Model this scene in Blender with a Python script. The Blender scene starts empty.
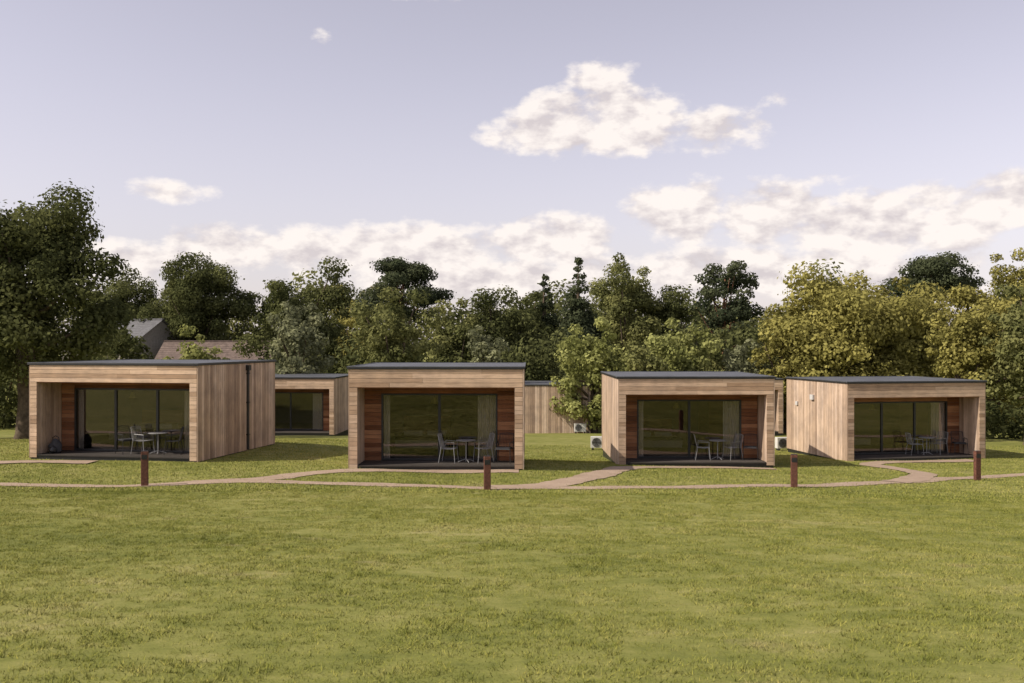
import bpy, math, random
import numpy as np
from mathutils import Vector, Matrix
random.seed(7); rng=np.random.default_rng(11)
scene=bpy.context.scene
scene.view_settings.view_transform='Standard'; scene.view_settings.look='None'; scene.view_settings.exposure=0
COL=scene.collection
CAMZ=4.0
# ------------------------------------------------------------ terrain
PL=[(-60,1.9),(0,2.0),(26,3.75),(37,3.77),(50,4.8),(61,5.6),(80,6.0),(200,6.2),(2000,6.4)]
PC=[(-60,1.9),(0,2.0),(26,3.78),(30,3.80),(34,4.1),(38,4.5),(53,5.0),(61,5.6),(80,6.0),(200,6.2),(2000,6.4)]
PR=[(-60,1.9),(0,2.0),(26,4.05),(32,4.35),(38,4.56),(53,5.1),(61,5.6),(80,6.0),(200,6.2),(2000,6.4)]
def gz(x,y):
    x=np.asarray(x,float); y=np.asarray(y,float)
    def pr(P):
        a=[p[0] for p in P]; b=[p[1] for p in P]
        return (np.interp(y-1.2,a,b)+np.interp(y,a,b)+np.interp(y+1.2,a,b))/3
    l,c,r=pr(PL),pr(PC),pr(PR)
    w1=np.clip((x+9)/8,0,1); w1=w1*w1*(3-2*w1)
    w2=np.clip(x/14,0,1)
    d=l*(1-w1)+c*w1
    d=d*(1-w2)+r*w2
    und=0.025*np.sin(x*.55+1.3)*np.sin(y*.42)+0.012*np.sin(x*1.3+y*.9)
    return CAMZ-d+und
def gzf(x,y): return float(gz(x,y))
# ------------------------------------------------------------ node helpers
def newmat(name):
    m=bpy.data.materials.new(name); m.use_nodes=True
    nt=m.node_tree; nt.nodes.clear()
    out=nt.nodes.new('ShaderNodeOutputMaterial')
    return m,nt,out
def N(nt,t,**k):
    n=nt.nodes.new(t)
    for a,b in k.items(): setattr(n,a,b)
    return n
def setin(nt,sock,v):
    if isinstance(v,bpy.types.NodeSocket): nt.links.new(v,sock)
    else: sock.default_value=v
def M(nt,op,a,b=0.0,c=0.0,clamp=False):
    n=nt.nodes.new('ShaderNodeMath'); n.operation=op; n.use_clamp=clamp
    setin(nt,n.inputs[0],a); setin(nt,n.inputs[1],b); setin(nt,n.inputs[2],c)
    return n.outputs[0]
def MIX(nt,f,a,b,blend='MIX'):
    n=nt.nodes.new('ShaderNodeMix'); n.data_type='RGBA'; n.blend_type=blend
    setin(nt,n.inputs[0],f)
    setin(nt,n.inputs[6],a if isinstance(a,bpy.types.NodeSocket) else (*a,1))
    setin(nt,n.inputs[7],b if isinstance(b,bpy.types.NodeSocket) else (*b,1))
    return n.outputs[2]
def NOISE(nt,vec,scale,detail=4,rough=.55):
    n=nt.nodes.new('ShaderNodeTexNoise'); n.inputs['Scale'].default_value=scale
    n.inputs['Detail'].default_value=detail; n.inputs['Roughness'].default_value=rough
    if vec is not None: nt.links.new(vec,n.inputs['Vector'])
    return n.outputs[0]
def RAMP(nt,f,stops):
    n=nt.nodes.new('ShaderNodeValToRGB'); e=n.color_ramp.elements
    while len(e)<len(stops): e.new(.5)
    for i,(p,c) in enumerate(stops):
        e[i].position=p; e[i].color=(*c,1) if len(c)==3 else c
    nt.links.new(f,n.inputs[0]); return n.outputs[0]
def MAP(nt,vec,scale):
    n=nt.nodes.new('ShaderNodeMapping'); n.inputs['Scale'].default_value=scale
    nt.links.new(vec,n.inputs['Vector']); return n.outputs[0]
def ATTR(nt,name='tint'):
    n=nt.nodes.new('ShaderNodeAttribute'); n.attribute_name=name; return n.outputs['Fac']
def BSDF(nt,out,col,rough=.7,spec=.3,metal=0,normal=None):
    b=nt.nodes.new('ShaderNodeBsdfPrincipled')
    setin(nt,b.inputs['Base Color'],col if isinstance(col,bpy.types.NodeSocket) else (*col,1))
    setin(nt,b.inputs['Roughness'],rough); b.inputs['Specular IOR Level'].default_value=spec
    b.inputs['Metallic'].default_value=metal
    if normal is not None: nt.links.new(normal,b.inputs['Normal'])
    if out is not None: nt.links.new(b.outputs[0],out.inputs[0])
    return b
def DIFF(nt,col,trans,normal=None):
    b=nt.nodes.new('ShaderNodeBsdfDiffuse'); nt.links.new(col,b.inputs[0])
    if normal is not None: nt.links.new(normal,b.inputs['Normal'])
    if not trans: return b.outputs[0]
    tr=nt.nodes.new('ShaderNodeBsdfTranslucent'); nt.links.new(col,tr.inputs[0])
    mx=nt.nodes.new('ShaderNodeMixShader'); mx.inputs[0].default_value=trans
    nt.links.new(b.outputs[0],mx.inputs[1]); nt.links.new(tr.outputs[0],mx.inputs[2]); return mx.outputs[0]
def BUMP(nt,h,s=.3,d=.02):
    n=nt.nodes.new('ShaderNodeBump'); n.inputs['Strength'].default_value=s; n.inputs['Distance'].default_value=d
    nt.links.new(h,n.inputs['Height']); return n.outputs[0]
def POS(nt): return nt.nodes.new('ShaderNodeNewGeometry').outputs['Position']
def OBJ(nt): return nt.nodes.new('ShaderNodeTexCoord').outputs['Object']
# ------------------------------------------------------------ materials
def grass_col(nt,gain=1.0):
    p=POS(nt)
    big=NOISE(nt,MAP(nt,p,(.16,.3,.3)),1.0,2)
    mid=NOISE(nt,MAP(nt,p,(1,1.3,1)),1.3,6,.78)
    f=M(nt,'ADD',M(nt,'MULTIPLY',big,.36),M(nt,'MULTIPLY',mid,.76))
    g=gain
    c=RAMP(nt,f,[(.40,(.115*g,.130*g,.030*g)),(.52,(.178*g,.186*g,.046*g)),(.63,(.232*g,.228*g,.068*g)),(.76,(.31*g,.28*g,.12*g))])
    dry=NOISE(nt,MAP(nt,p,(1,1.6,1)),.75,3,.6)
    df=RAMP(nt,dry,[(.64,(0,0,0)),(.74,(.5,.5,.5))])
    return MIX(nt,df,c,(.29*g,.24*g,.125*g))
def m_ground():
    m,nt,out=newmat('lawn_ground')
    c=grass_col(nt,1.05)
    p=POS(nt)
    h=NOISE(nt,p,42,4,.7)
    c3=MIX(nt,RAMP(nt,h,[(.33,(.45,.45,.45)),(.52,(0,0,0))]),c,(.09,.095,.03))
    BSDF(nt,out,c3,.9,.1,normal=BUMP(nt,h,.3,.02)); return m
def m_blade():
    m,nt,out=newmat('grass_blades')
    c=grass_col(nt,1.42)
    t=ATTR(nt); c=MIX(nt,1.0,c,RAMP(nt,t,[(0,(.6,.66,.52)),(.6,(1,1,1)),(.9,(1.15,1.1,.95)),(1,(1.5,1.35,1.3))]),'MULTIPLY')
    g=nt.nodes.new('ShaderNodeNewGeometry')
    vm=N(nt,'ShaderNodeVectorMath',operation='MULTIPLY_ADD'); nt.links.new(g.outputs['Normal'],vm.inputs[0]); vm.inputs[1].default_value=(.7,.7,.7); vm.inputs[2].default_value=(0,0,1)
    vn=N(nt,'ShaderNodeVectorMath',operation='NORMALIZE'); nt.links.new(vm.outputs[0],vn.inputs[0])
    nt.links.new(DIFF(nt,c,.15,vn.outputs[0]),out.inputs[0]); return m
def m_foliage(name,dark,light):
    m,nt,out=newmat(name)
    t=ATTR(nt)
    c=RAMP(nt,t,[(.0,dark),(1,light)])
    nt.links.new(DIFF(nt,c,.35),out.inputs[0]); return m
def m_wood(name,c1,c2,c3,grain):
    m,nt,out=newmat(name)
    o=OBJ(nt); t=ATTR(nt)
    g=NOISE(nt,MAP(nt,o,grain),1.0,5,.65)
    stain=NOISE(nt,o,1.3,4,.6)
    c=RAMP(nt,t,[(0,c1),(.5,c2),(1,c3)])
    c=MIX(nt,1.0,c,RAMP(nt,g,[(.3,(.66,.64,.62)),(.5,(1,1,1)),(.75,(1.12,1.1,1.08))]),'MULTIPLY')
    c=MIX(nt,1.0,c,RAMP(nt,stain,[(.3,(.72,.72,.74)),(.6,(1.05,1.03,1.0))]),'MULTIPLY')
    BSDF(nt,out,c,.75,.2,normal=BUMP(nt,g,.25,.004)); return m
def m_plain(name,col,rough=.6,spec=.4,metal=0,var=.25,scale=6):
    m,nt,out=newmat(name)
    n=NOISE(nt,OBJ(nt),scale,5,.6)
    lo=tuple(v*(1-var) for v in col); hi=tuple(v*(1+var) for v in col)
    BSDF(nt,out,RAMP(nt,n,[(.3,lo),(.7,hi)]),rough,spec,metal); return m
def m_glass():
    m,nt,out=newmat('window_glass')
    gl=nt.nodes.new('ShaderNodeBsdfGlossy'); gl.inputs['Roughness'].default_value=.0; gl.inputs['Color'].default_value=(1,.93,.9,1)
    tr=nt.nodes.new('ShaderNodeBsdfTransparent'); tr.inputs[0].default_value=(.72,.71,.70,1)
    fr=nt.nodes.new('ShaderNodeFresnel'); fr.inputs['IOR'].default_value=1.5
    f=M(nt,'ADD',M(nt,'MULTIPLY',fr.outputs[0],1.3),.025,clamp=True)
    b=BUMP(nt,NOISE(nt,OBJ(nt),.8,2),.05,.02); nt.links.new(b,gl.inputs['Normal'])
    mx=nt.nodes.new('ShaderNodeMixShader'); nt.links.new(f,mx.inputs[0])
    nt.links.new(tr.outputs[0],mx.inputs[1]); nt.links.new(gl.outputs[0],mx.inputs[2]); nt.links.new(mx.outputs[0],out.inputs[0]); return m
MG=m_ground(); MB_=m_blade()
WOODV=m_wood('larch_vertical',(.33,.24,.175),(.50,.375,.275),(.65,.51,.395),(26,26,1.6))
WOODH=m_wood('larch_horizontal',(.39,.265,.175),(.55,.40,.28),(.66,.49,.355),(1.8,1.8,26))
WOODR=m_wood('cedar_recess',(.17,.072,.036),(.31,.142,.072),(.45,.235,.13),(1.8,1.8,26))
DECK=m_wood('deck_boards',(.05,.045,.04),(.075,.067,.06),(.11,.098,.088),(2,24,24))
BLACK=m_plain('black_metal',(.02,.02,.021),.4,.5)
ROOF=m_plain('roof_membrane',(.085,.09,.10),.55,.4,var=.3,scale=1.5)
GLASS=m_glass()
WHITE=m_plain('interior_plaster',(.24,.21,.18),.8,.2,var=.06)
CURT=m_plain('curtain_fabric',(.88,.85,.79),.9,.1,var=.05)
BED=m_plain('linen',(.5,.48,.45),.9,.1,var=.1)
CHARC=m_plain('charcoal_fabric',(.05,.05,.055),.8,.2)
PALE=m_plain('pale_metal',(.55,.54,.52),.45,.5,var=.05)
GREYM=m_plain('grey_metal',(.24,.24,.24),.45,.5,var=.1)
RUST=m_plain('rusted_post',(.12,.05,.033),.7,.3,var=.5,scale=14)
ACW=m_plain('ac_casing',(.6,.59,.56),.5,.4,var=.06)
BARK=m_plain('bark',(.11,.085,.06),.9,.1,var=.45,scale=5)
BARKP=m_plain('pine_bark',(.22,.12,.07),.9,.1,var=.4,scale=4)
SLATE=m_plain('slate_roof',(.13,.13,.135),.7,.3,var=.25,scale=3)
TILE=m_plain('tile_roof',(.17,.13,.11),.8,.2,var=.3,scale=3)
RENDERW=m_plain('stone_render',(.26,.24,.21),.85,.2,var=.2)
YEL=m_plain('yellow_lampshade',(.55,.48,.12),.5,.3)
m,nt,out=newmat('gravel_path'); p=POS(nt)
c=RAMP(nt,NOISE(nt,p,2.2,5,.7),[(.3,(.28,.198,.14)),(.7,(.43,.322,.235))])
c=MIX(nt,.35,c,RAMP(nt,NOISE(nt,p,60,3,.8),[(.35,(.17,.13,.09)),(.65,(.52,.41,.32))]))
BSDF(nt,out,c,.9,.15,normal=BUMP(nt,NOISE(nt,p,70,3),.5,.01)); PATH=m
# ------------------------------------------------------------ mesh builder
class MBd:
    def __init__(s): s.v=[];s.f=[];s.mi=[];s.t=[];s.mats=[]
    def mat(s,m):
        if m not in s.mats: s.mats.append(m)
        return s.mats.index(m)
    def box(s,x0,x1,y0,y1,z0,z1,m,t=None):
        if t is None: t=random.random()
        b=len(s.v); k=s.mat(m)
        s.v+=[(x0,y0,z0),(x1,y0,z0),(x1,y1,z0),(x0,y1,z0),(x0,y0,z1),(x1,y0,z1),(x1,y1,z1),(x0,y1,z1)]
        s.t+=[t]*8
        for q in ((0,3,2,1),(4,5,6,7),(0,1,5,4),(1,2,6,5),(2,3,7,6),(3,0,4,7)):
            s.f.append(tuple(b+i for i in q)); s.mi.append(k)
    def poly(s,pts,m,t=.5):
        b=len(s.v); s.v+=[tuple(p) for p in pts]; s.t+=[t]*len(pts)
        s.f.append(tuple(range(b,b+len(pts)))); s.mi.append(s.mat(m))
    def tube(s,pts,rad,m,n=8,t=.5,cap=True):
        k=s.mat(m); b=len(s.v); pts=[Vector(p) for p in pts]
        if not hasattr(rad,'__len__'): rad=[rad]*len(pts)
        for i,p in enumerate(pts):
            d=(pts[min(i+1,len(pts)-1)]-pts[max(i-1,0)]).normalized()
            a=d.cross(Vector((0,0,1)) if abs(d.z)<.9 else Vector((1,0,0))).normalized(); c=d.cross(a)
            for j in range(n):
                an=2*math.pi*j/n; q=p+(a*math.cos(an)+c*math.sin(an))*rad[i]
                s.v.append(tuple(q)); s.t.append(t)
        for i in range(len(pts)-1):
            for j in range(n):
                s.f.append((b+i*n+j,b+i*n+(j+1)%n,b+(i+1)*n+(j+1)%n,b+(i+1)*n+j)); s.mi.append(k)
        if cap:
            s.f.append(tuple(b+j for j in range(n))[::-1]); s.mi.append(k)
            e=b+(len(pts)-1)*n; s.f.append(tuple(e+j for j in range(n))); s.mi.append(k)
    def obj(s,name,parent=None,mw=None,smooth=False,bevel=0):
        me=bpy.data.meshes.new(name); me.from_pydata(s.v,[],s.f)
        for m in s.mats: me.materials.append(m)
        me.polygons.foreach_set('material_index',s.mi)
        if smooth: me.polygons.foreach_set('use_smooth',[True]*len(s.f))
        a=me.attributes.new('tint','FLOAT','POINT'); a.data.foreach_set('value',s.t)
        me.update(); o=bpy.data.objects.new(name,me); COL.objects.link(o)
        if parent is not None: o.parent=parent
        if mw is not None: o.matrix_world=mw
        if bevel:
            md=o.modifiers.new('bev','BEVEL'); md.width=bevel; md.segments=2
        return o
def empty(name,mw=None):
    e=bpy.data.objects.new(name,None); COL.objects.link(e)
    if mw is not None: e.matrix_world=mw
    return e
def place(x,y,z,rot=0): return Matrix.Translation((x,y,z))@Matrix.Rotation(rot,4,'Z')
# ------------------------------------------------------------ ground
def axis(lo,dlo,dhi,hi,step):
    a=list(np.arange(dlo,dhi+1e-6,step)); s=step; x=dhi
    while x<hi: s*=1.35; x+=s; a.append(x)
    s=step; x=dlo
    while x>lo: s*=1.35; x-=s; a.insert(0,x)
    return np.array(a)
xs=axis(-1800,-34,34,1800,.5); ys=axis(-900,0,70,2200,.5)
X,Y=np.meshgrid(xs,ys); Z=gz(X,Y)
nx,ny=len(xs),len(ys)
V=np.stack([X.ravel(),Y.ravel(),Z.ravel()],1)
I=np.arange(nx*ny).reshape(ny,nx)
F=np.stack([I[:-1,:-1].ravel(),I[:-1,1:].ravel(),I[1:,1:].ravel(),I[1:,:-1].ravel()],1)
def npmesh(name,V,F,mat,parent=None,tint=None,smooth=False):
    k=F.shape[1]; me=bpy.data.meshes.new(name)
    me.vertices.add(len(V)); me.vertices.foreach_set('co',V.astype(np.float32).ravel())
    me.loops.add(F.size); me.loops.foreach_set('vertex_index',F.astype(np.int32).ravel())
    me.polygons.add(len(F)); me.polygons.foreach_set('loop_start',np.arange(0,F.size,k,dtype=np.int32))
    if smooth: me.polygons.foreach_set('use_smooth',np.ones(len(F),bool))
    me.update(calc_edges=True)
    if tint is not None:
        a=me.attributes.new('tint','FLOAT','POINT'); a.data.foreach_set('value',tint.astype(np.float32))
    me.materials.append(mat)
    o=bpy.data.objects.new(name,me); COL.objects.link(o)
    if parent is not None: o.parent=parent
    return o
npmesh('ground',V,F,MG,smooth=True)
# ------------------------------------------------------------ paths
def catmull(P,step=.25):
    P=[np.array(p,float) for p in P]; P=[2*P[0]-P[1]]+P+[2*P[-1]-P[-2]]; o=[]
    for i in range(1,len(P)-2):
        n=max(2,int(np.linalg.norm(P[i+1]-P[i])/step))
        for k in range(n):
            t=k/n; a,b,c,d=P[i-1:i+3]
            o.append(.5*((2*b)+(-a+c)*t+(2*a-5*b+4*c-d)*t*t+(-a+3*b-3*c+d)*t**3))
    o.append(P[-2]); return np.array(o)
paths=[([(-30,27),(-20,26.6),(-14.9,26.0),(-13.3,25.9),(-10.6,25.6),(-8.96,26.1),(-6.7,26.4),(-4.8,26.1),(-2.9,25.8),(-.8,25.4),(.73,25.8),(2.3,25.8),(5,26.4),(7.9,27.3),(10.7,28.9),(12.3,30),(14.1,31.3),(16.9,32.8),(21,34.4),(30,38)],.7),
 ([(-8.6,26.2),(-6.8,27.0),(-5.9,28.2),(-4.6,29.0),(-2.5,29.15),(0.2,29.15)],.8),
 ([(-.5,25.6),(1.0,26.4),(2.05,28.0),(3.05,30.2),(4.0,32.2),(5.6,33.3),(8.8,33.45)],.9),
 ([(11.2,29.2),(12.6,30.9),(13.4,32.6),(13.3,34.4),(13.0,36.2),(14.6,37.4),(17.6,38.0)],.85),
 ([(-22,29.5),(-18,30.2),(-15.8,30.8),(-14.6,31.0),(-13.0,30.9)],.75)]
pc=[]
allv=[];allf=[];off=0
for k,(pts,w) in enumerate(paths):
    c=catmull(pts); pc.append((c,w))
    d=np.gradient(c,axis=0); d/=np.linalg.norm(d,axis=1)[:,None]; n=np.stack([-d[:,1],d[:,0]],1)
    s=np.arange(len(c)); wl=w/2*(1+.12*np.sin(s*.7+k)+.08*np.sin(s*1.9)); wr=w/2*(1+.12*np.sin(s*.6+2+k)+.08*np.sin(s*2.3))
    cols=[]
    for u in (-1,-.5,0,.5,1):
        q=c+n*(u*(wl if u>0 else wr))[:,None]
        cols.append(np.column_stack([q,gz(q[:,0],q[:,1])+.012+.004*k+(.006 if abs(u)<1 else 0)]))
    vv=np.stack(cols,1).reshape(-1,3); L=len(c)
    J=np.arange(L*5).reshape(L,5)
    ff=np.stack([J[:-1,1:].ravel(),J[:-1,:-1].ravel(),J[1:,:-1].ravel(),J[1:,1:].ravel()],1)+off
    allv.append(vv); allf.append(ff); off+=len(vv)
npmesh('gravel_path',np.vstack(allv),np.vstack(allf),PATH,smooth=True)
# ------------------------------------------------------------ cabins
H=3.0
cab_rects=[]
def cabin(x,y,rot_deg,W=5.3,D=5.7,win=(.8,4.4),front=True,base=None,pipe=None,detail=True,R0=1.3):
    if base is None: base=gzf(x+W/2*math.cos(math.radians(rot_deg)),y)
    mw=place(x,y,base,math.radians(rot_deg)); cab_rects.append((x,y,math.radians(rot_deg),W,D))
    e=empty('timber_cabin',mw)
    R=R0 if front else 0; CW=.27; TB=2.42
    b=MBd() # structure
    b.box(.04,W-.04,.04,D-.04,-.9,.06,BLACK)
    b.box(.03,.14,R+.0,D-.03,.06,H-.1,WHITE); b.box(W-.14,W-.03,R,D-.03,.06,H-.1,WHITE)
    if front:
        b.box(.03,CW-.025,.03,R,.06,TB,BLACK); b.box(W-CW+.025,W-.03,.03,R,.06,TB,BLACK)
    b.box(.14,W-.14,D-.14,D-.03,.06,H-.1,WHITE)
    b.box(.03,W-.03,.03,D-.03,H-.1,H-.04,BLACK)
    b.box(.14,W-.14,R+.1,D-.14,.06,.12,DECK)
    b.box(.14,W-.14,R+.1,D-.14,2.5,2.54,WHITE)
    b.obj('structure',e,mw)
    c=MBd(); bw=.135; gap=.009
    def vside(xa,xb,y0,y1,z0,z1,m):
        n=int(round((y1-y0)/bw)); s=(y1-y0)/n
        for i in range(n):
            j=random.uniform(0,.004)
            c.box(xa-(j if xa<W/2 else 0),xb+(j if xa>W/2 else 0),y0+i*s,y0+(i+1)*s-gap,z0,z1,m)
    def hrun(x0,x1,y0,y1,z0,z1,m,joint=None,jy=.004):
        n=max(1,int(round((z1-z0)/bw))); s=(z1-z0)/n
        for i in range(n):
            j=random.uniform(0,jy); a=z0+i*s; bb=a+s-gap
            if joint and x1-x0>2.2:
                q=random.uniform(x0+.8,x1-.8)
                c.box(x0,q-.003,y0-j,y1,a,bb,m); c.box(q+.003,x1,y0-j,y1,a,bb,m)
            else: c.box(x0,x1,y0-j,y1,a,bb,m)
    def vfront(x0,x1,y0,y1,z0,z1,m):
        n=int(round((x1-x0)/bw)); s=(x1-x0)/n
        for i in range(n):
            c.box(x0+i*s,x0+(i+1)*s-gap,y0,y1,z0,z1,m)
    vside(0,.03,.005,D,-.02,H-.04,WOODV); vside(W-.03,W,.005,D,-.02,H-.04,WOODV)
    vfront(.035,W-.035,D-.03,D,-.02,H-.04,WOODV)
    if front:
        hrun(.033,W-.033,0,.03,TB,H-.04,WOODH,True)
        hrun(.033,CW,0,.03,.0,TB-.004,WOODH); hrun(W-CW,W-.033,0,.03,.0,TB-.004,WOODH)
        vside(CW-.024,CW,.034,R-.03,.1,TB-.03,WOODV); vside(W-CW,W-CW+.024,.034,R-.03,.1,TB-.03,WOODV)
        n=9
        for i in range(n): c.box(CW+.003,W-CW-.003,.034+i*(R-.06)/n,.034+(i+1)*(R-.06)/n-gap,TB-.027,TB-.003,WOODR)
        wx0,wx1=win; WZ=2.17
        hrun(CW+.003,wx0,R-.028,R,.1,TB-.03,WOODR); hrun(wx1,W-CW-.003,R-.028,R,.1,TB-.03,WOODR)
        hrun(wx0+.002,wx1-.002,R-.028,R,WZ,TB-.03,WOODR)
        s=MBd()
        s.box(.14,wx0,R+.002,R+.09,.06,2.5,WHITE); s.box(wx1,W-.14,R+.002,R+.09,.06,2.5,WHITE); s.box(wx0,wx1,R+.003,R+.088,WZ,2.5,WHITE)
        s.obj('inner_wall',e,mw)
        n=9
        d=MBd()
        for i in range(n): d.box(CW+.003,W-CW-.003,.0+i*(R-.03)/n,(i+1)*(R-.03)/n-.007,.06,.09,DECK)
        d.obj('deck',e,mw)
        w=MBd(); f=.055
        y0,y1=R-.045,R+.05
        w.box(wx0,wx0+f,y0,y1,.1,WZ,BLACK); w.box(wx1-f,wx1,y0,y1,.1,WZ,BLACK)
        w.box(wx0+f,wx1-f,y0,y1,WZ-f,WZ,BLACK); w.box(wx0+f,wx1-f,y0,y1,.1,.1+f,BLACK)
        k=3 if W>5.6 or win[1]>4.5 else 2
        if abs(W-5.36)<.01: k=2
        for i in range(1,k):
            xm=wx0+(wx1-wx0)*i/k; w.box(xm-.04,xm+.04,y0+.01,y1-.01,.1+f,WZ-f,BLACK)
        w.obj('window_frame',e,mw)
        g=MBd()
        for i in range(k):
            a=wx0+(wx1-wx0)*i/k+.03; bb=wx0+(wx1-wx0)*(i+1)/k-.03
            g.box(a,bb,R+.0,R+.008,.12,WZ-.03,GLASS)
        g.obj('glass',e,mw)
        cu=MBd()
        def curtain(xa,xb):
            n=int((xb-xa)/.02); P=[(xa+(xb-xa)*i/n,R+.12+.03*math.sin(i*1.05)+.012*math.sin(i*.37)) for i in range(n+1)]
            for i in range(n):
                (a,ya),(bb,yb)=P[i],P[i+1]; cu.poly([(a,ya,.14),(bb,yb,.14),(bb,yb,2.3),(a,ya,2.3)],CURT)
        curtain(wx1-.62,wx1-.05); curtain(wx0+.05,wx0+.25)
        cu.obj('curtains',e,mw,smooth=True)
        if detail:
            i=MBd()
            i.box(wx0+.2,wx0+1.9,R+1.6,R+3.6,.3,.58,BED); i.box(wx0+.25,wx0+1.85,R+3.62,R+3.72,.12,1.2,WOODR)
            i.box(wx0+.3,wx0+.95,R+3.1,R+3.5,.58,.72,CURT); i.box(wx0+1.1,wx0+1.75,R+3.1,R+3.5,.58,.72,CURT)
            i.box(wx0+.2,wx0+1.9,R+1.5,R+2.2,.582,.63,CHARC)
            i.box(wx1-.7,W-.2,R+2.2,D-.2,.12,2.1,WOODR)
            i.tube([(wx0+1.55,R+.9,2.5),(wx0+1.55,R+.9,2.0)],.006,BLACK)
            i.tube([(wx0+1.55,R+.9,2.0),(wx0+1.55,R+.9,1.8)],[.05,.12],YEL,12)
            i.obj('interior_furniture',e,mw)
    else:
        vfront(.035,W-.035,0,.03,-.02,H-.04,WOODV)
    c.obj('cladding',e,mw)
    r=MBd()
    r.box(-.04,W+.04,-.04,D+.04,H-.036,H+.015,BLACK,.5)
    r.box(.03,W-.03,.03,D-.03,H+.016,H+.024,ROOF,.5)
    for (a,b_,c_,d_) in ((-.04,W+.04,-.04,.028),(-.04,W+.04,D-.028,D+.04),(-.04,.028,.03,D-.03),(W-.028,W+.04,.03,D-.03)):
        r.box(a,b_,c_,d_,H+.016,H+.04,ROOF,.5)
    r.obj('roof',e,mw)
    if pipe:
        pp=MBd()
        for (sx,py) in pipe:
            xx=-.05 if sx<0 else W+.05
            pp.tube([(xx,py,0.0),(xx,py,H-.1)],.04,BLACK,10)
            for zz in (.5,1.6,2.6): pp.box(xx-.055,xx+.055,py-.055,py+.055,zz,zz+.04,BLACK)
            pp.box(xx-.07,xx+.07,py-.09,py+.09,H-.28,H-.1,BLACK)
        pp.obj('drainpipe',e,mw)
    return mw
c1=cabin(-15.5,31.95,-10.8,W=5.86,win=(.75,5.25),base=.29,pipe=[(1,3.4)])
c2=cabin(-4.87,29.6,-1.0,W=5.22,base=.22)
c3=cabin(3.62,34.0,0.4,W=5.36,base=-.23,win=(.82,4.52))
c4=cabin(12.74,37.8,10.5,W=5.85,base=-.56,win=(.75,5.05),D=5.1)
cabin(-14.7,53,-3,base=-.93,detail=False)
cabin(-.7,60,-4,W=5.4,front=False,base=-1.62,pipe=[])
cabin(9.8,55,4,base=-1.1,detail=False)
v=MBd(); v.box(-.09,-.006,2.6,2.85,2.2,2.4,PALE); v.box(-.07,-.006,4.0,4.16,1.9,2.05,PALE); v.obj('wall_vent',None,c4)
# ------------------------------------------------------------ furniture
def chair(mw,metal,seatm,name='outdoor_chair'):
    b=MBd(); r=.011
    for sx in (-.24,.24):
        b.tube([(sx*1.08,-.24,0),(sx,-.2,.42),(sx,-.21,.62),(sx,.16,.64),(sx,.2,.42)],r,metal,6)
        b.tube([(sx*1.05,.27,0),(sx,.2,.42),(sx*.92,.3,.86)],r,metal,6)
    b.tube([(-.24,-.2,.42),(.24,-.2,.42)],r,metal,6); b.tube([(-.24,.2,.42),(.24,.2,.42)],r,metal,6)
    b.tube([(-.22,.3,.86),(0,.32,.88),(.22,.3,.86)],r,metal,6)
    for i in range(9):
        x=-.2+.05*i; b.tube([(x,-.2,.43),(x,.0,.415),(x,.2,.43),(x*.93,.3,.86)],.005,metal,5)
    if seatm: b.box(-.21,.21,-.19,.18,.437,.475,seatm)
    return b.obj(name,None,mw,smooth=False)
def table(mw,metal):
    b=MBd(); n=24
    b.tube([(0,0,.66),(0,0,.68)],.3,metal,n)
    b.tube([(0,0,.02),(0,0,.66)],.02,metal,8)
    for k in range(4):
        a=k*math.pi/2+.4; b.tube([(0,0,.10),(.18*math.cos(a),.18*math.sin(a),.05),(.26*math.cos(a),.26*math.sin(a),.012)],.012,metal,6)
    b.tube([(0,0,.655),(0,0,.62)],[.12,.03],metal,12)
    return b.obj('outdoor_table',None,mw)
def lm(mw,x,y,rot,z=.092): return mw@place(x,y,z,math.radians(rot))
for (mw,tx,dk) in ((c1,4.0,None),(c2,3.45,4.62),(c3,3.6,4.72),(c4,3.9,5.25)):
    table(lm(mw,tx,.9,0),GREYM)
    chair(lm(mw,tx-.52,.88,82),GREYM,None)
    chair(lm(mw,tx+.52,.92,-70),GREYM if dk else BLACK,None)
    if dk: chair(lm(mw,dk,.78,-15),BLACK,CHARC)
    else: chair(lm(mw,tx-1.05,.8,60),BLACK,CHARC)
import bmesh
def blob(name,mw,sc,mat,seed,parent=None):
    bm=bmesh.new(); bmesh.ops.create_icosphere(bm,subdivisions=3,radius=1)
    r=random.Random(seed); ph=[r.uniform(0,6) for _ in range(6)]
    for v_ in bm.verts:
        c=v_.co; k=1+.13*math.sin(c.x*4+ph[0])+.1*math.sin(c.y*5+ph[1])+.1*math.sin(c.z*6+ph[2]+c.x*3)
        v_.co=Vector((c.x*sc[0]*k,c.y*sc[1]*k,max(c.z,-.75)*sc[2]*k))
    me=bpy.data.meshes.new(name); bm.to_mesh(me); bm.free(); me.materials.append(mat)
    for p_ in me.polygons: p_.use_smooth=True
    o=bpy.data.objects.new(name,me); COL.objects.link(o)
    if parent: o.parent=parent
    o.matrix_world=mw; return o
bg=empty('holdall_bag',lm(c1,.6,.5,10))
blob('body',lm(c1,.6,.5,10,.27),(.24,.17,.24),CHARC,3,bg)
blob('pocket',lm(c1,.6,.34,10,.2),(.14,.07,.12),BLACK,4,bg)
h=MBd(); h.tube([(-.12,0,.38),(-.1,0,.5),(0,0,.56),(.1,0,.5),(.12,0,.38)],.015,BLACK,6); h.obj('handle',bg,lm(c1,.6,.5,10,.09))
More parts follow.
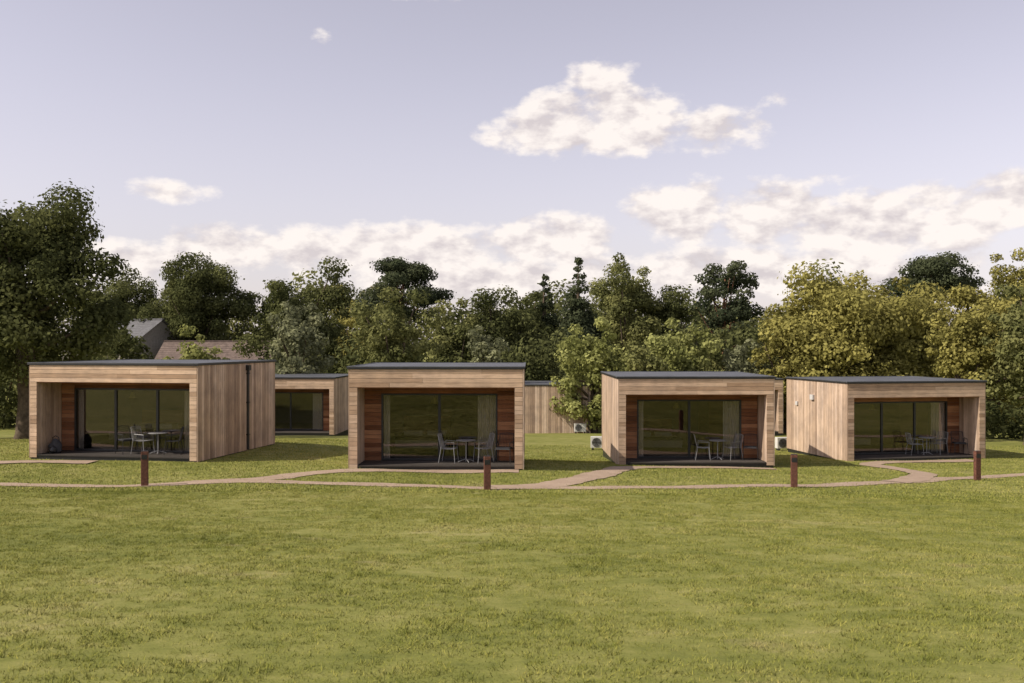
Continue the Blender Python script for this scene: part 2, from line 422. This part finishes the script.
for (x,y,hh) in ((-9.50,25.75,.9),(-.62,24.95,.84),(7.58,26.75,.88),(14.3,30.6,.9)):
    b=MBd(); b.box(-.085,.085,-.07,.07,-.3,hh,RUST)
    e=empty('bollard',place(x,y,gzf(x,y),math.radians(random.uniform(-12,12))))
    b.obj('post',e,e.matrix_world,bevel=.012)
    b=MBd(); b.box(-.07,.07,-.074,-.0705,hh-.2,hh-.08,BLACK); b.box(-.078,.078,-.062,.062,hh+.001,hh+.012,BLACK); b.obj('light_slot',e,e.matrix_world)
for (x,y,r) in ((3.75,43.0,-5),(11.9,43.6,8),(4.05,59.2,0)):
    e=empty('air_conditioning_unit',place(x,y,gzf(x,y),math.radians(r))); mw=e.matrix_world
    b=MBd(); b.box(-.35,.35,-.14,.14,.1,.58,ACW); b.box(-.30,-.22,-.16,.16,0,.098,BLACK); b.box(.22,.30,-.16,.16,0,.098,BLACK)
    b.obj('casing',e,mw,bevel=.015)
    b=MBd()
    for rr in (.19,.14,.09,.04): b.tube([(-.1+rr*math.cos(a*math.pi/10),-.152,.34+rr*math.sin(a*math.pi/10)) for a in range(21)],.007,BLACK,5,cap=False)
    for a in range(6): b.tube([(-.1,-.155,.34),(-.1+.19*math.cos(a*math.pi/3),-.155,.34+.19*math.sin(a*math.pi/3))],.006,BLACK,5)
    b.tube([(-.1,-.143,.34),(-.1,-.1405,.34)],.195,GREYM,20)
    b.obj('fan_grille',e,mw)
# ------------------------------------------------------------ houses behind
def house(x,y,W,D,zg,eave,ridge,rot,rm,name,chim=True):
    mw=place(x,y,zg,math.radians(rot)); e=empty(name,mw)
    b=MBd(); b.box(0,W,0,D,-1,eave,RENDERW)
    for xx in (.002,W-.002): b.poly([(xx,0,eave),(xx,D,eave),(xx,D/2,ridge-.1)],RENDERW)
    b.obj('walls',e,mw)
    r=MBd(); n=14
    for sgn in (0,1):
        for i in range(n):
            t0,t1=i/n,(i+1)/n
            ya=(-.3+(D/2+.3)*t0) if sgn==0 else (D+.3-(D/2+.3)*t0); yb=(-.3+(D/2+.3)*t1) if sgn==0 else (D+.3-(D/2+.3)*t1)
            za=eave-.15+(ridge-eave+.15)*t0; zb=eave-.15+(ridge-eave+.15)*t1
            r.poly([(-.25,ya,za+.03),(W+.25,ya,za+.03),(W+.25,yb,zb),(-.25,yb,zb)],rm)
            r.poly([(-.25,ya,za-.05),(W+.25,ya,za-.05),(W+.25,ya,za+.03),(-.25,ya,za+.03)],rm)
    r.box(-.25,W+.25,D/2-.12,D/2+.12,ridge-.02,ridge+.1,rm); r.obj('roof',e,mw)
    w=MBd()
    for i in range(3):
        xx=W*(.15+.3*i); w.box(xx,xx+1,-.03,-.004,1.2,2.3,BLACK); w.box(xx+.47,xx+.53,-.05,-.031,1.2,2.3,PALE)
    w.obj('windows',e,mw)
house(-39.8,88,9,6,-2,5.9,7.9,-28,SLATE,'slate_roof_house')
house(-29.5,82,11.5,7,-2,4.0,6.0,2,TILE,'tile_roof_house')
# ------------------------------------------------------------ foliage
FD=m_foliage('foliage_dark',(.044,.054,.021),(.175,.185,.072))
FM=m_foliage('foliage_mid',(.072,.085,.031),(.30,.30,.115))
FY=m_foliage('foliage_yellow',(.12,.116,.032),(.45,.41,.13))
FL=m_foliage('foliage_light',(.12,.135,.038),(.44,.45,.165))
FG=m_foliage('foliage_grey',(.10,.11,.058),(.36,.37,.21))
FP=m_foliage('foliage_pine',(.032,.045,.025),(.125,.14,.072))
def leaves(C,R,n,size,squash=.8,spread=.25):
    w=R**2; w=w/w.sum(); idx=rng.choice(len(C),n,p=w)
    d=rng.normal(size=(n,3)); d/=np.linalg.norm(d,axis=1)[:,None]
    rr=R[idx]*(1-np.abs(rng.normal(0,spread,n)))*(1+.12*rng.normal(size=n))
    off=d*rr[:,None]; off[:,2]*=squash
    P=C[idx]+off
    Nn=d*1.1+rng.normal(size=(n,3))*.5; Nn[:,2]+=.3; Nn/=np.linalg.norm(Nn,axis=1)[:,None]
    T=np.cross(Nn,rng.normal(size=(n,3))); T/=np.linalg.norm(T,axis=1)[:,None]; B=np.cross(Nn,T)
    s=(size*rng.uniform(.55,1.3,n))[:,None]
    V=np.stack([P+T*s*.6,P+B*s*.42,P-T*s*.6,P-B*s*.42],1).reshape(-1,3)
    F=np.arange(n*4).reshape(n,4)
    ct=rng.uniform(0,1,len(C))
    t=np.clip(ct[idx]*.6+rng.uniform(0,.4,n),0,1)
    return V,F,np.repeat(t,4)
def crown_clumps(kind,hw,zb,zt,n):
    h=zt-zb; C=[];R=[]
    if kind=='spruce':
        for i in range(n):
            t=(i+.5)/n; r=hw*(1-t)*(.85+.3*random.random()); k=max(2,int(8*(1-t)+1))
            for j in range(k):
                a=random.uniform(0,6.28); C.append((r*.7*math.cos(a),r*.7*math.sin(a),zb+h*t*.96-.1*r)); R.append(max(.34,r*.45+.12))
        C.append((0,0,zt-.5)); R.append(.3)
        return np.array(C),np.array(R)
    elif kind=='pine':
        for i in range(n):
            a=random.uniform(0,6.28); t=random.random()
            prof=.35+.65*math.sin(math.pi*min(1,.25+t*.72)); r=hw*prof*math.sqrt(random.random())*.85
            C.append((r*math.cos(a),r*math.sin(a),zb+h*(t*.88+.06))); R.append(hw*random.uniform(.18,.34))
    else:
        ph=[random.uniform(0,6.28) for _ in range(4)]
        for i in range(n):
            a=random.uniform(0,6.28); u=random.uniform(-1,1); q=math.sqrt(1-abs(u)**2.4)
            rr=random.uniform(.45,.88)*(1+.08*math.sin(2*a+ph[0])+.08*math.sin(3*a+u*3+ph[1]))
            cr=random.uniform(.14,.31)
            px=hw*rr*q*math.cos(a); py=hw*rr*q*math.sin(a)
            z=zb+h*.47+h*.5*u*min(rr*1.08,.94)
            C.append((px,py,z)); R.append(cr*min(hw,h*.55))
        for i in range(6): C.append((random.uniform(-.3,.3)*hw,random.uniform(-.3,.3)*hw,zb+h*random.uniform(.3,.72))); R.append(.42*min(hw,h*.5))
    C=np.array(C);R=np.array(R)
    over=(C[:,2]+R*.8).max()-zt; C[:,2]-=over*np.clip((C[:,2]-zb)/h,0,1)
    return C,R
def tree(name,x,y,ztop,hw,mat,kind='broad',zbot=None,leaf=.2,dens=1.0,n=None,bark=None):
    g=gzf(x,y); 
    if zbot is None: zbot=g+(.25 if kind!='pine' else (ztop-g)*.5)
    h=ztop-zbot
    n=n or (18 if kind=='spruce' else 26 if kind=='pine' else int(44+hw*8))
    C,R=crown_clumps(kind,hw,zbot,ztop,n)
    C[:,0]+=x;C[:,1]+=y
    area=4*math.pi*(R**2).sum()*.5
    cnt=int(min(45000,max(3000,dens*area*1.0/(leaf*leaf*.5))))
    V,F,t=leaves(C,R,cnt,leaf,.75 if kind!='pine' else .55)
    e=empty(name); e.location=(x,y,g)
    o=npmesh('crown',V,F,mat,None,t); o.parent=e; o.location=(-x,-y,-g)
    b=MBd(); bk=bark or BARK; r0=.05*hw+.12 if kind!='pine' else .22
    top=zbot+h*(.8 if kind!='broad' else .55); lean=random.uniform(-.3,.3)
    P=[(x+lean*k*k*.5+.08*math.sin(k*7),y,g-.2+(top-g+.2)*k) for k in (0,.06,.25,.5,.75,1)]
    b.tube(P,[r0*1.5,r0*1.1,r0*.9,r0*.75,r0*.5,r0*.22],bk,9)
    order=rng.permutation(len(C))[:12 if kind!='spruce' else 4]
    for i in order:
        k=random.uniform(.45,.95); i0=min(4,int(k*4)+1); s=Vector(P[i0]); c=Vector(C[i]); 
        mid=(s+c)/2+Vector((random.uniform(-.2,.2),random.uniform(-.2,.2),.15*hw*random.uniform(-.3,.6)))
        b.tube([s,mid,c],[r0*.42,r0*.26,r0*.08],bk,6)
    o=b.obj('trunk',None,None,smooth=True); o.parent=e; o.location=(-x,-y,-g)
    return e
T=tree
T('lime_tree',-22.1,45,11.5,4.1,FD,zbot=1.3,leaf=.17,dens=1.0,n=105)
T('lime_tree',-26.5,47,10.6,3.6,FD,zbot=1.0,leaf=.2,n=60)
T('shrub',-21.4,55,4.9,1.7,FD)
T('shrub',-30.2,76,5.6,2.2,FM)
T('oak_tree',-28.4,90,12.3,4.9,FD,zbot=1.5,n=80)
T('oak_tree',-37.6,97,11.4,4.2,FD)
T('oak_tree',-33.0,99,10.4,3.6,FM)
T('oak_tree',-16.2,76,10.7,4.1,FD,n=75)
T('oak_tree',-23.0,94,9.0,2.8,FD)
T('willow_tree',-12.9,60,6.6,2.2,FG,zbot=-.5)
T('ash_tree',-14.4,92,9.6,3.0,FY)
T('scots_pine_tree',-9.9,90,12.1,4.6,FP,'pine',zbot=6,bark=BARKP,n=44)
T('oak_tree',-7.8,65,7.7,3.0,FM,n=70)
T('oak_tree',-1.0,76,8.3,4.1,FD,n=70)
T('oak_tree',-4.3,74,7.4,2.6,FM)
T('shrub',-1.5,62,5.1,1.6,FG)
T('ash_tree',1.6,86,8.6,2.4,FD)
T('spruce_tree',5.2,78,10.9,2.9,FP,'spruce',zbot=1.0,dens=1.3)
T('spruce_tree',2.9,88,10.2,2.6,FP,'spruce',zbot=1.0,dens=1.3)
T('ash_tree',9.8,85,11.6,3.6,FM,n=100)
T('ash_tree',13.9,86,9.2,2.7,FD)
T('scots_pine_tree',15.8,74,10.2,3.2,FP,'pine',zbot=3.2,bark=BARKP,n=44)
T('hazel_tree',4.9,60,5.6,2.6,FL,n=70)
T('hazel_tree',10.5,62,5.6,2.5,FL)
T('hazel_tree',8.0,59,3.9,1.8,FM)
T('shrub',14.4,62,4.3,1.7,FG)
T('shrub',12.6,66,5.2,1.9,FM)
T('chestnut_tree',19.6,60,8.9,4.5,FY,n=120)
T('chestnut_tree',24.4,63,8.2,3.8,FY,n=95)
T('chestnut_tree',16.8,61,6.4,2.1,FY)
T('cedar_tree',36.5,86,11.9,4.4,FP,'pine',zbot=8,n=40)
T('oak_tree',38.6,76,11.3,3.0,FY)
T('chestnut_tree',30.3,63,7.9,3.3,FY,n=75)
T('field_maple_tree',22.2,49,6.0,1.9,FY,zbot=.9,leaf=.16,n=60)
T('field_maple_tree',24.4,47,6.9,2.4,FM,zbot=.5,leaf=.16,n=80)
T('field_maple_tree',26.6,45,5.6,2.4,FD,zbot=.2,leaf=.18)
T('hazel_tree',-17.7,56,5.0,1.9,FL)
T('oak_tree',-45,80,11,5,FD)
T('oak_tree',46,72,10.5,4.5,FM)
def mass(name,x0,x1,y,zt,mat,step,leaf,dens,yj=2.0,rmin=.9,rmax=1.6,jit=1.2):
    C=[];R=[]; x=x0
    while x<x1:
        g=gzf(x,y); z=g; tt=zt(x)+random.uniform(-jit,jit*.5)
        while z<tt:
            r=random.uniform(rmin,rmax); C.append((x+random.uniform(-.6,.6)*step,y+random.uniform(-yj,yj),z+random.uniform(0,.4)*r)); R.append(r); z+=r*.85
        x+=step
    C=np.array(C);R=np.array(R); n=int(dens*4*math.pi*(R**2).sum()*.45/(leaf*leaf*.5))
    n=min(n,130000)
    V,F,t=leaves(C,R,n,leaf,.85); npmesh(name,V,F,mat,None,t)
mass('distant_trees',-75,75,115,lambda x:7.6+1.7*math.sin(x*.21)+1.2*math.sin(x*.53+1),FM,1.8,.40,.7,rmin=1.5,rmax=2.7,jit=1.8)
mass('distant_trees',-6,34,98,lambda x:6.8+1.3*math.sin(x*.45),FD,1.6,.34,.7,rmin=1.3,rmax=2.2,jit=1.5)
mass('hedge',-17.5,60,70,lambda x:2.9+1.0*math.sin(x*.5)+.6*math.sin(x*1.3),FD,1.1,.26,.7)
mass('hedge',-60,-32,66,lambda x:2.2+.8*math.sin(x*.5),FD,1.1,.28,.7)
mass('hedge',-32,-17,66,lambda x:1.9+.7*math.sin(x*.8),FM,.9,.24,.7,rmin=.6,rmax=1.0,jit=.8)
mass('hedge',21,50,52,lambda x:.5+.3*math.sin(x*.9),FD,.9,.2,.8,rmin=.5,rmax=.9,yj=1,jit=.5)
mass('distant_trees',-60,60,-45,lambda x:12+1.5*math.sin(x*.3),FD,3.2,.8,.6,rmin=2,rmax=3.4,jit=2)
# ------------------------------------------------------------ grass
def blades(P,w,hmin,hmax,lean,hs=None):
    n=len(P); a=rng.uniform(0,2*math.pi,n); s=(w*rng.uniform(.6,1.3,n))
    dx=np.stack([np.cos(a)*s,np.sin(a)*s,np.zeros(n)],1)
    h=rng.uniform(hmin,hmax,n)*rng.uniform(.7,1.15,n)
    if hs is not None: h=h*hs
    la=rng.uniform(0,2*math.pi,n); ll=h*rng.uniform(0,lean,n)
    tip=P+np.stack([np.cos(la)*ll,np.sin(la)*ll,h],1)
    V=np.stack([P-dx*.5,P+dx*.5,tip],1).reshape(-1,3)
    F=np.arange(n*3).reshape(n,3); t=rng.uniform(0,1,n); return V,F,np.repeat(t,3)
root=empty('lawn_grass')
pm=[]
for k in range(4):
    nb=4200; nt_=150; per=18
    A=np.column_stack([rng.uniform(-1.02,1.02,nb),rng.uniform(-1.02,1.02,nb)])
    cen=np.column_stack([rng.uniform(-1.0,1.0,nt_),rng.uniform(-1.0,1.0,nt_)])
    sz=rng.uniform(.6,1.4,nt_); B=np.repeat(cen,per,0)+rng.normal(0,.035,(nt_*per,2))*np.repeat(sz,per)[:,None]
    P=np.vstack([A,B]); P=np.column_stack([P,np.full(len(P),-.004)])
    hs=np.concatenate([np.ones(nb),np.repeat(sz*1.25,per)])
    V,F,t=blades(P,.009,.016,.038,1.7,hs)
    o=npmesh('grass_patch',V,F,MB_,root,t); pm.append(o.data); 
    bpy.data.objects.remove(o)
y=5.0
while y<24.4:
    xm=.56*y+3; x=-xm
    while x<xm:
        o=bpy.data.objects.new('grass_patch',random.choice(pm)); COL.objects.link(o); o.parent=root
        e_=.8; nrm=Vector((-(gzf(x+e_,y)-gzf(x-e_,y))/(2*e_),-(gzf(x,y+e_)-gzf(x,y-e_))/(2*e_),1)).normalized()
        q=nrm.to_track_quat('Z','Y').to_matrix().to_4x4()
        o.matrix_world=Matrix.Translation((x,y,gzf(x,y)))@q@Matrix.Rotation(random.choice([0,1,2,3])*math.pi/2,4,'Z')
        x+=2
    y+=2
n=330000
P=np.column_stack([rng.uniform(-25,25,n),23.9+rng.uniform(0,1,n)**1.3*22])
P=P[np.abs(P[:,0])<.56*P[:,1]+3]
keep=np.ones(len(P),bool)
for c,w in pc:
    cc=c[::2]; dm=np.full(len(P),9.)
    for q in cc:
        d=(P[:,0]-q[0])**2+(P[:,1]-q[1])**2; dm=np.minimum(dm,d)
    keep&=np.sqrt(dm)>w/2-.09+rng.normal(0,.08,len(P))
for (x,y,r,W,D) in cab_rects:
    dx=P[:,0]-x; dy=P[:,1]-y; u=dx*math.cos(r)+dy*math.sin(r); v_=-dx*math.sin(r)+dy*math.cos(r)
    keep&=~((u>-.02)&(u<W+.02)&(v_>-.02)&(v_<D))
P=P[keep]; P=np.column_stack([P,gz(P[:,0],P[:,1])-.004])
V,F,t=blades(P,.024,.02,.055,1.2)
npmesh('lawn_grass_verge',V,F,MB_,root,t)
# ------------------------------------------------------------ light & sky
EL=math.radians(42); az=math.atan2(-.93,-.30)
sd=Vector((math.sin(az)*math.cos(EL),math.cos(az)*math.cos(EL),math.sin(EL)))
L=bpy.data.lights.new('sun','SUN'); L.energy=5.0; L.angle=math.radians(.5); L.color=(1,.90,.76)
so=bpy.data.objects.new('sun',L); COL.objects.link(so); so.rotation_euler=sd.to_track_quat('Z','Y').to_euler()
w=bpy.data.worlds.new('World'); scene.world=w; w.use_nodes=True; nt=w.node_tree; nt.nodes.clear()
out=N(nt,'ShaderNodeOutputWorld'); bgn=N(nt,'ShaderNodeBackground'); nt.links.new(bgn.outputs[0],out.inputs[0])
STR=.15; bgn.inputs[1].default_value=STR
sky=N(nt,'ShaderNodeTexSky',sky_type='NISHITA'); sky.sun_disc=False; sky.sun_elevation=EL; sky.sun_rotation=az%(2*math.pi); sky.air_density=1.0; sky.dust_density=.8; sky.ozone_density=1.0
hs=N(nt,'ShaderNodeHueSaturation'); hs.inputs['Saturation'].default_value=.42; nt.links.new(sky.outputs[0],hs.inputs['Color'])
skyc=MIX(nt,1.0,hs.outputs[0],(1.12,.99,1.03),'MULTIPLY')
tc=N(nt,'ShaderNodeTexCoord'); sp=N(nt,'ShaderNodeSeparateXYZ'); nt.links.new(tc.outputs['Generated'],sp.inputs[0])
A=M(nt,'ARCTAN2',sp.outputs[0],sp.outputs[1]); E=M(nt,'ARCSINE',sp.outputs[2])
CL=[(.078,.208,.10,.026,1.25),(.09,.255,.045,.032,.75),(.05,.225,.05,.03,.9),(.09,.222,.05,.034,1.05),(.125,.225,.05,.032,.95),(.21,.203,.055,.028,.85),(-.335,.143,.065,.015,.65),(.265,.232,.035,.016,.3),(-.19,.292,.025,.016,.2),(-.07,.335,.08,.015,.3),
 (-.28,.088,.065,.028,1.1),(-.12,.090,.14,.032,1.1),(.04,.100,.07,.032,1.1),(.165,.128,.055,.034,1.1),(.25,.120,.055,.034,1.15),(.345,.106,.12,.038,1.15),(.385,.130,.05,.022,.95),(.455,.124,.045,.028,1.15),
 (-.38,.074,.09,.026,1.0),(0,.062,.2,.026,1.0),(.25,.068,.22,.028,1.1),(.31,.155,.035,.015,.35),(.85,.12,.3,.05,.9),(-.85,.13,.25,.05,.9)]
mk=None
for (a,e,ra,re,s) in CL:
    u=M(nt,'MULTIPLY_ADD',A,1/ra,-a/ra); v_=M(nt,'MULTIPLY_ADD',E,1/re,-e/re)
    q=M(nt,'SUBTRACT',s,M(nt,'MULTIPLY_ADD',u,u,M(nt,'MULTIPLY',v_,v_)))
    mk=q if mk is None else M(nt,'MAXIMUM',mk,q)
mk=M(nt,'MAXIMUM',mk,-.9)
def CV(a,e):
    n=N(nt,'ShaderNodeCombineXYZ'); setin(nt,n.inputs[0],a); nt.links.new(M(nt,'MULTIPLY',e,1.7),n.inputs[1]); return n.outputs[0]
n1=NOISE(nt,CV(A,E),20,8,.56); n1b=NOISE(nt,CV(M(nt,'ADD',A,-.007),M(nt,'ADD',E,.012)),20,4,.56)
d0=M(nt,'ADD',M(nt,'MULTIPLY',mk,.78),M(nt,'MULTIPLY',M(nt,'SUBTRACT',n1,.5),2.7))
al=N(nt,'ShaderNodeMapRange'); al.interpolation_type='SMOOTHSTEP'; al.inputs[1].default_value=.0; al.inputs[2].default_value=.6; nt.links.new(d0,al.inputs[0])
sh=M(nt,'ADD',M(nt,'MULTIPLY',M(nt,'SUBTRACT',n1,n1b),5.0),.72,clamp=True)
cc=MIX(nt,sh,(4.7,4.25,4.3),(6.9,6.35,6.0))
hz=M(nt,'MULTIPLY',M(nt,'SUBTRACT',1.0,M(nt,'MULTIPLY',M(nt,'ABSOLUTE',E),4.0),clamp=True),.3)
skyc=MIX(nt,hz,skyc,(4.1,3.8,4.0))
fin=MIX(nt,M(nt,'MULTIPLY',al.outputs[0],.95),skyc,cc)
nt.links.new(fin,bgn.inputs[0])
# ------------------------------------------------------------ camera
cam=bpy.data.cameras.new('camera'); cam.lens=35; cam.sensor_width=36; cam.clip_end=5000; cam.clip_start=.1
co=bpy.data.objects.new('camera',cam); COL.objects.link(co); co.location=(0,0,CAMZ); co.rotation_euler=(math.radians(90),0,0)
scene.camera=co
